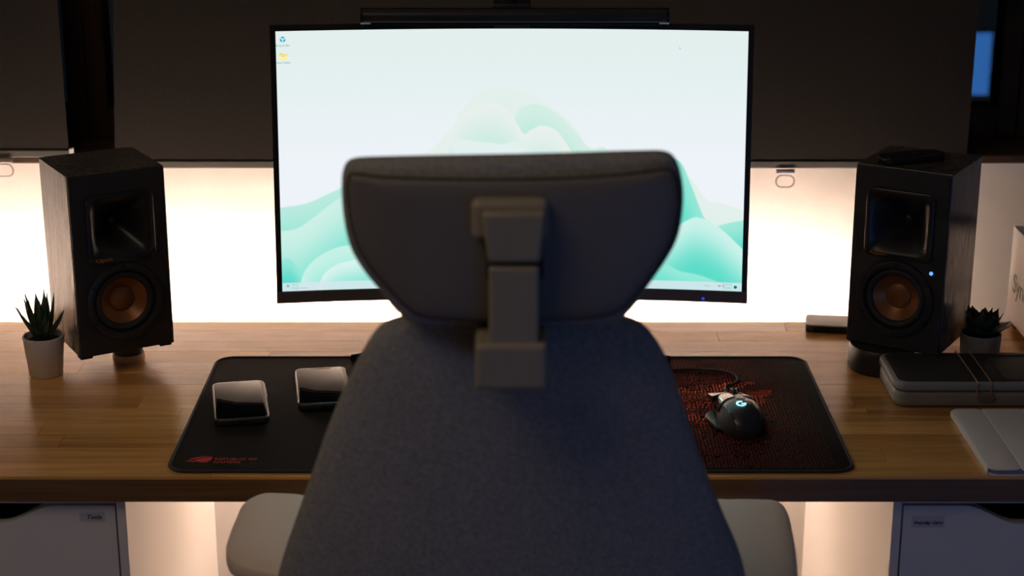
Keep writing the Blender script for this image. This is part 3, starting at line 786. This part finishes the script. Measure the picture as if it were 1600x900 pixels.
def potted(name, label, x, y, H, rt_, rb, potm, leaves, lm, wall_az, el_min, lift=0):
    root = thing(name, label, 'potted plant', (x, y, DZ))
    pot = lathe('pot', [(0, 0), (rb-.002, 0), (rb, .002), (rt_, H-.001), (rt_-.0008, H), (rt_-.0025, H-.0005), (rt_-.004, H-.012), (0, H-.012)], potm, root, n=48)
    lathe('soil', [(0, H-.0115), (rt_-.0042, H-.0115), (rt_-.006, H-.008), (.008, H-.006), (0, H-.006)], 'soil', root, n=32)
    for az, el, sc, mesh in leaves:
        dv = abs((az-wall_az+math.pi) % (2*math.pi)-math.pi)      # leaves crowd upwards where the speaker stands close
        if dv < R(58): el = max(el, el_min)
        o = link('leaf', mesh, None, root, (.004*math.cos(az), .004*math.sin(az), H-.009+lift), (0, -el, az)); o.rotation_mode = 'XYZ'; o.scale = (sc, sc**.5, sc**.5)
    return root
spk = leaf_mesh('leaf', .080, .0175, .008, .25, 'leaf_green', .25)
rg = random.Random(3)
lv = [(R(a_), R(e_), k_, spk) for a_, e_, k_ in ((182, 50, .80), (150, 56, .85), (205, 54, .80), (238, 46, .66), (268, 38, .55), (300, 42, .66), (-36, 43, .95), (-14, 54, .86), (-60, 58, .75), (118, 62, .9), (90, 70, .85), (60, 74, .9), (20, 70, .85), (0, 70, .95), (172, 68, .95), (220, 70, .85), (280, 74, .85), (330, 80, 1.05))]
potted('potted_spiky_succulent', 'spiky green succulent in a small white pot beside the left speaker', -.6965, 2.505, .0625, .0305, .0245, 'pot_white', lv, 'leaf_green', R(30), R(68))
ros = leaf_mesh('leaf', .046, .037, .007, .45, 'leaf_dark', .12); lv = []
for k in range(9): lv.append((R(40*k+5), R(rg.uniform(10, 20)), rg.uniform(.88, 1.02), ros))
for k in range(8): lv.append((R(45*k+22), R(rg.uniform(38, 48)), rg.uniform(.88, 1.0), ros))
for k in range(6): lv.append((R(60*k+12), R(rg.uniform(56, 68)), rg.uniform(.8, .92), ros))
for k in range(4): lv.append((R(90*k+33), R(rg.uniform(74, 84)), rg.uniform(.75, .85), ros))
potted('potted_rosette_succulent', 'dark rosette succulent in a grey pot behind the organizer case', .7035, 2.530, .058, .0305, .0275, 'pot_grey', lv, 'leaf_dark', R(149), R(44), .006)

# ------------------------------------------------------------------ organizer case with cords
CX0, CX1, CY0, CY1 = .542, .832, 2.364, 2.494
oc = thing('organizer_case', 'flat grey organizer case with a black lid and two tan cords', 'case', ((CX0+CX1)/2, (CY0+CY1)/2, DZ))
CW, CD = CX1-CX0, CY1-CY0
rslab('case_body', CW-.004, CD-.004, .018, 0, .026, .008, 'case_grey', oc, n=10, bseg=5)
rim = rslab('lid_rim', CW, CD, .020, .0255, .039, .0045, 'case_grey', oc, n=10, bseg=4)
rslab('lid_panel', CW-.014, CD-.012, .015, .0385, .0396, .0005, 'case_dark', oc, n=10)
box('tray_edge', (.012, -.05, .0394), (.0145, .05, .0412), 'case_dark', oc, bevel=.0005)
box('tray_edge', (.0145, .046, .0394), (CW/2-.016, .05, .0412), 'case_dark', oc, bevel=.0005)
ccx, ccy = (CX0+CX1)/2, (CY0+CY1)/2
for xp0, xp1 in ((1497, 1528), (1518, 1549)):
    e = on(xp1, 594, .041); f_ = on(xp0, 556, .041)
    xx = (e.x+f_.x)/2-ccx
    tube('elastic_cord', catmull([(xx, -CD/2-.0012, .020), (xx, -CD/2-.0014, .034), (xx, -CD/2+.003, .0402), (xx, 0, .0409), (xx, CD/2-.003, .0402), (xx, CD/2+.0014, .034), (xx, CD/2+.0012, .010)], 6), .0009, 'cord', oc, n=8)
e = on(1534, 609, .022)
rslab('cord_toggle', .024, .011, .005, 0, .0035, .001, 'shell_plastic', oc, loc=((on(1534, 605, .022).x)-ccx, -CD/2+.0025, .0165), rot=(math.pi/2, 0, 0), n=6)

# ------------------------------------------------------------------ tablet in folio
tb = thing('tablet_in_folio', 'tablet in a pale grey folding cover near the desk corner', 'tablet', (.757, 2.2335, DZ))
TW, TL_ = .281, .214
rslab('folio_back', TW, TL_, .012, 0, .0016, .0007, 'folio', tb)
rslab('tablet_body', TW-.003, TL_-.003, .011, .0016, .0075, .0016, 'tablet_body', tb)
segs = [(-TW/2, -.0905), (-.0897, -.0345), (-.0337, .0535), (.0543, TW/2)]
xs = [-TW/2, on(1536, 641, .01).x-.757, on(1593, 641, .01).x-.757+.004, .055, TW/2]
for i in range(4):
    a, b = xs[i]+.0004, xs[i+1]-.0008
    rslab('cover_panel', b-a, TL_, .0105 if i in (0, 3) else .001, .0076, .0095, .0007, 'folio', tb, loc=((a+b)/2, 0, 0), n=6)
for i in range(3): box('cover_hinge', (xs[i+1]-.0012, -TL_/2+.001, .0076), (xs[i+1]+.0008, TL_/2-.001, .0086), 'folio', tb)
box('folio_spine', (-TW/2-.001, -TL_/2+.006, .0005), (-TW/2+.0012, TL_/2-.006, .0090), 'folio', tb, bevel=.0008)
for k in range(10): lathe('speaker_hole', [(0, 0), (.0009, 0), (.0009, .0004), (0, .0004)], 'black_gloss', tb, n=8, loc=(-.045+.003*k, -TL_/2+.0014, .0047), rot=(math.pi/2, 0, 0))

# ------------------------------------------------------------------ network storage box, hub
nx0 = .800
ns = thing('storage_box', 'white upright network storage box with black lettering at right edge', 'storage box', (nx0+.05, 2.63, DZ))
NW, ND, NH = .10, .225, .165
box('shell', (-NW/2, -ND/2, .012), (NW/2, ND/2, NH), 'nas_white', ns, bevel=.003)
box('front_panel', (-NW/2+.004, -ND/2-.003, .016), (NW/2-.004, -ND/2+.001, NH-.004), 'black_plastic', ns, bevel=.002)
box('top_vent', (-NW/2+.012, -ND/2+.01, NH-.0005), (NW/2-.012, ND/2-.012, NH+.0004), 'shell_plastic', ns)
for sx in (-1, 1):
    for sy in (-1, 1): box('rubber_foot', (sx*.034-.009, sy*.092-.010, 0), (sx*.034+.009, sy*.092+.010, .0125), 'rubber', ns, bevel=.001)
p = at(1588, 447, 2.72)
text('lettering', 'Synology', .044, 'shell_plastic', ns, (-NW/2-.0003, ND/2-.026, .064), (math.pi/2, 0, -math.pi/2), ext=.0004)

q = on(1262, 516)
hb = thing('usb_hub', 'small white-topped hub with black ports beside the right speaker', 'hub', (q.x+.047, q.y+.008, DZ), R(-9))
rslab('hub_body', .098, .054, .006, 0, .0115, .002, 'black_plastic', hb)
rslab('hub_top', .096, .053, .006, .0114, .0135, .0008, 'hub_white', hb)
for k in range(4): 
    pt = box('port', (-.036+.020*k, -.0276, .0035), (-.023+.020*k, -.0255, .0088), 'black_gloss', hb, bevel=.0005)
    box('port_tongue', (-.034+.020*k, -.0279, .0055), (-.025+.020*k, -.0270, .0066), 'drawer_dark', pt)
tube('hub_cable', catmull([(.030, .022, .008), (.040, .034, .010), (.060, .038, .006), (.085, .020, .0025)], 6), .0014, 'white_strip', hb)

# ------------------------------------------------------------------ office chair
ch = thing('office_chair', 'grey upholstered office chair with headrest, seen from behind', 'chair', (0, 1.85, 0))
CYo = 1.85
# backrest: outline on a reclined plane
def back_y(z): return 1.70 + (DZ+.36-z)*.11
def onback(px, py):
    d = ray(px, py); t = 1.70/d.y
    for _ in range(12): t = back_y((O+d*t).z)/d.y
    return O+d*t
bo = [(632, 506), (700, 502), (800, 501), (900, 502), (968, 505), (1008, 521), (1038, 560), (1062, 618), (1085, 690), (1110, 760), (1138, 830), (1166, 900), (1180, 970), (1185, 1050), (1150, 1120), (1000, 1140), (800, 1145), (600, 1140), (450, 1120), (415, 1050), (418, 970), (434, 900), (461, 820), (487, 745), (510, 680), (537, 615), (563, 563), (592, 522)]
out = catmull([(onback(*p_).x, onback(*p_).z, 0) for p_ in bo], 5, closed=True)
out = [(v.x, v.y) for v in out]
pillow('backrest', out, .030, 'fabric', ch, base=lambda x, z: back_y(z)-CYo+.015+.55*x*x, n=3.6, steps=16)
# headrest cushion and shell
HY = 1.672
ho = [(548, 256), (600, 252), (700, 249), (800, 247), (900, 245), (1000, 243), (1045, 245), (1062, 262), (1070, 300), (1069, 340), (1061, 378), (1043, 412), (1016, 450), (990, 486), (962, 506), (900, 511), (800, 512), (700, 512), (645, 508), (618, 492), (594, 462), (566, 428), (545, 392), (534, 345), (531, 300), (534, 270)]
out = catmull([(at(*p_, HY).x, at(*p_, HY).z, 0) for p_ in ho], 5, closed=True); out = [(v.x, v.y) for v in out]
cush = pillow('headrest_cushion', out, .030, 'fabric', ch, base=lambda x, z: HY-CYo+.012-.9*x*x*0+.25*x*x, n=3.2, steps=14, front=.75, back=1.0)
so = [(552, 275), (600, 279), (700, 281), (800, 281), (900, 279), (1000, 272), (1044, 268), (1056, 280), (1062, 310), (1059, 345), (1050, 380), (1030, 415), (1005, 448), (975, 480), (940, 494), (860, 499), (740, 499), (668, 495), (638, 482), (612, 456), (582, 422), (560, 388), (548, 345), (543, 305), (544, 285)]
SY = HY-.016
sp = catmull([(at(*p_, SY).x, at(*p_, SY).z, 0) for p_ in so], 5, closed=True); out = [(v.x, v.y) for v in sp]
shell = pillow('headrest_shell', out, .010, 'shell_plastic', ch, base=lambda x, z: SY-CYo+.25*x*x, n=4, steps=10)
tube('seam', [(v.x, SY-CYo+.25*v.x*v.x-.0005, v.y) for v in sp], .0020, 'dark_seam', shell, n=8, closed=True)
# bracket on the rear
def bpart(name, px0, py0, px1, py1, Y, dep, m, bev, parent=ch, tl=0):
    a, b = at(px0, py1, Y), at(px1, py0, Y)
    return box(name, (a.x, Y-CYo, a.z), (b.x, Y-CYo+dep, b.z), m, parent, bevel=bev, seg=4)
bpart('headrest_mount', 736, 314, 858, 378, 1.630, .022, 'frame_plastic', .008)
a, b = at(752, 334, 1.618), at(853, 334, 1.618); c_, d_ = at(763, 412, 1.618), at(845, 412, 1.618)
mt = prism('bracket_plate', [(a.x, a.z), (b.x, b.z), (d_.x, d_.z), (c_.x, c_.z)], 1.618-CYo, 1.645-CYo, 'frame_plastic', ch)
md = mt.modifiers.new('b', 'BEVEL'); md.width = .004; md.segments = 3
bpart('hinge', 758, 408, 849, 440, 1.624, .028, 'dark_seam', .004)
bpart('headrest_stem', 764, 418, 843, 545, 1.618, .014, 'frame_plastic', .004)
bpart('stem_socket', 742, 539, 856, 612, 1.612, .115, 'frame_plastic', .006)
# arms
def arm(pts, sgn):
    o2 = catmull([(on(x, y, .0).x, on(x, y, .0).y, 0) for x, y in pts], 5, closed=True); o2 = [(v.x, v.y-CYo) for v in o2]
    pad = pillow('armrest_pad', o2, .017, 'arm_plastic', ch, base=lambda x, y: DZ-.017, n=4.5, axes='xy', steps=10)
    ax = sum(p_[0] for p_ in o2)/len(o2); ay = sum(p_[1] for p_ in o2)/len(o2)
    box('armrest_post', (ax-.022, ay-.03, .50), (ax+.022, ay+.03, DZ-.03), 'frame_plastic', ch, bevel=.008)
    lo_ = min(ax, sgn*.22); hi_ = max(ax, sgn*.22)
    box('armrest_bracket', (lo_-.02, ay-.03, .44), (hi_+.02, ay+.03, .50), 'frame_plastic', ch, bevel=.008)
arm([(408, 763), (440, 762), (475, 765), (500, 775), (505, 800), (496, 830), (484, 860), (474, 890), (440, 890), (400, 882), (362, 868), (352, 850), (357, 828), (366, 805), (380, 778)], -1)
arm([(1110, 775), (1140, 771), (1180, 771), (1215, 774), (1231, 790), (1240, 825), (1246, 865), (1246, 900), (1225, 916), (1190, 922), (1150, 924), (1128, 912), (1118, 870), (1108, 820)], 1)
seat = rrect(.50, .48, .11, 8); 
pillow('seat', seat, .045, 'fabric', ch, base=lambda x, y: .47, n=3.5, axes='xy', loc=(0, .17, 0))
box('back_bar', (-.04, -.10, .36), (.04, .10, .40), 'frame_plastic', ch, bevel=.01)
tube('back_spine', [(0, -.04, .38), (0, -.075, .42), (0, -.085, .60)], .022, 'frame_plastic', ch, n=14)
box('tilt_mechanism', (-.09, .05, .375), (.09, .28, .43), 'black_plastic', ch, bevel=.01)
tube('gas_lift', [(0, .17, .10), (0, .17, .38)], .025, 'chrome', ch, n=20)
lathe('base_hub', [(0, .07), (.045, .07), (.05, .09), (.04, .12), (0, .12)], 'frame_plastic', ch, loc=(0, .17, 0), n=24)
for k in range(5):
    a = R(72*k+18); d = Vector((math.cos(a), math.sin(a), 0))
    leg = tube('base_leg', [Vector((0, .17, .095))+d*.03, Vector((0, .17, .09))+d*.16, Vector((0, .17, .075))+d*.29], .018, 'frame_plastic', ch, n=12)
    cc = Vector((0, .17, .031))+d*.29; sd = Vector((-d.y, d.x, 0))
    tube('caster', [cc-sd*.02, cc+sd*.02], .03, 'rubber', leg, n=20)

# ------------------------------------------------------------------ the lit screen whose reflection shows in the window
tv = thing('television', 'blue-lit television across the room, mirrored in the window glass', 'television', (1.16, -.62, 0), math.pi)
box('screen_frame', (-.65, .0, .315), (.65, .03, .57), 'black_plastic', tv, bevel=.004)
box('lit_screen', (-.64, -.002, .325), (.64, .0005, .56), 'tv_screen', tv)
box('stand_neck', (-.04, .005, .02), (.04, .025, .35), 'black_plastic', tv, bevel=.003)
box('stand_foot', (-.18, -.08, 0), (.18, .12, .02), 'black_plastic', tv, bevel=.004)
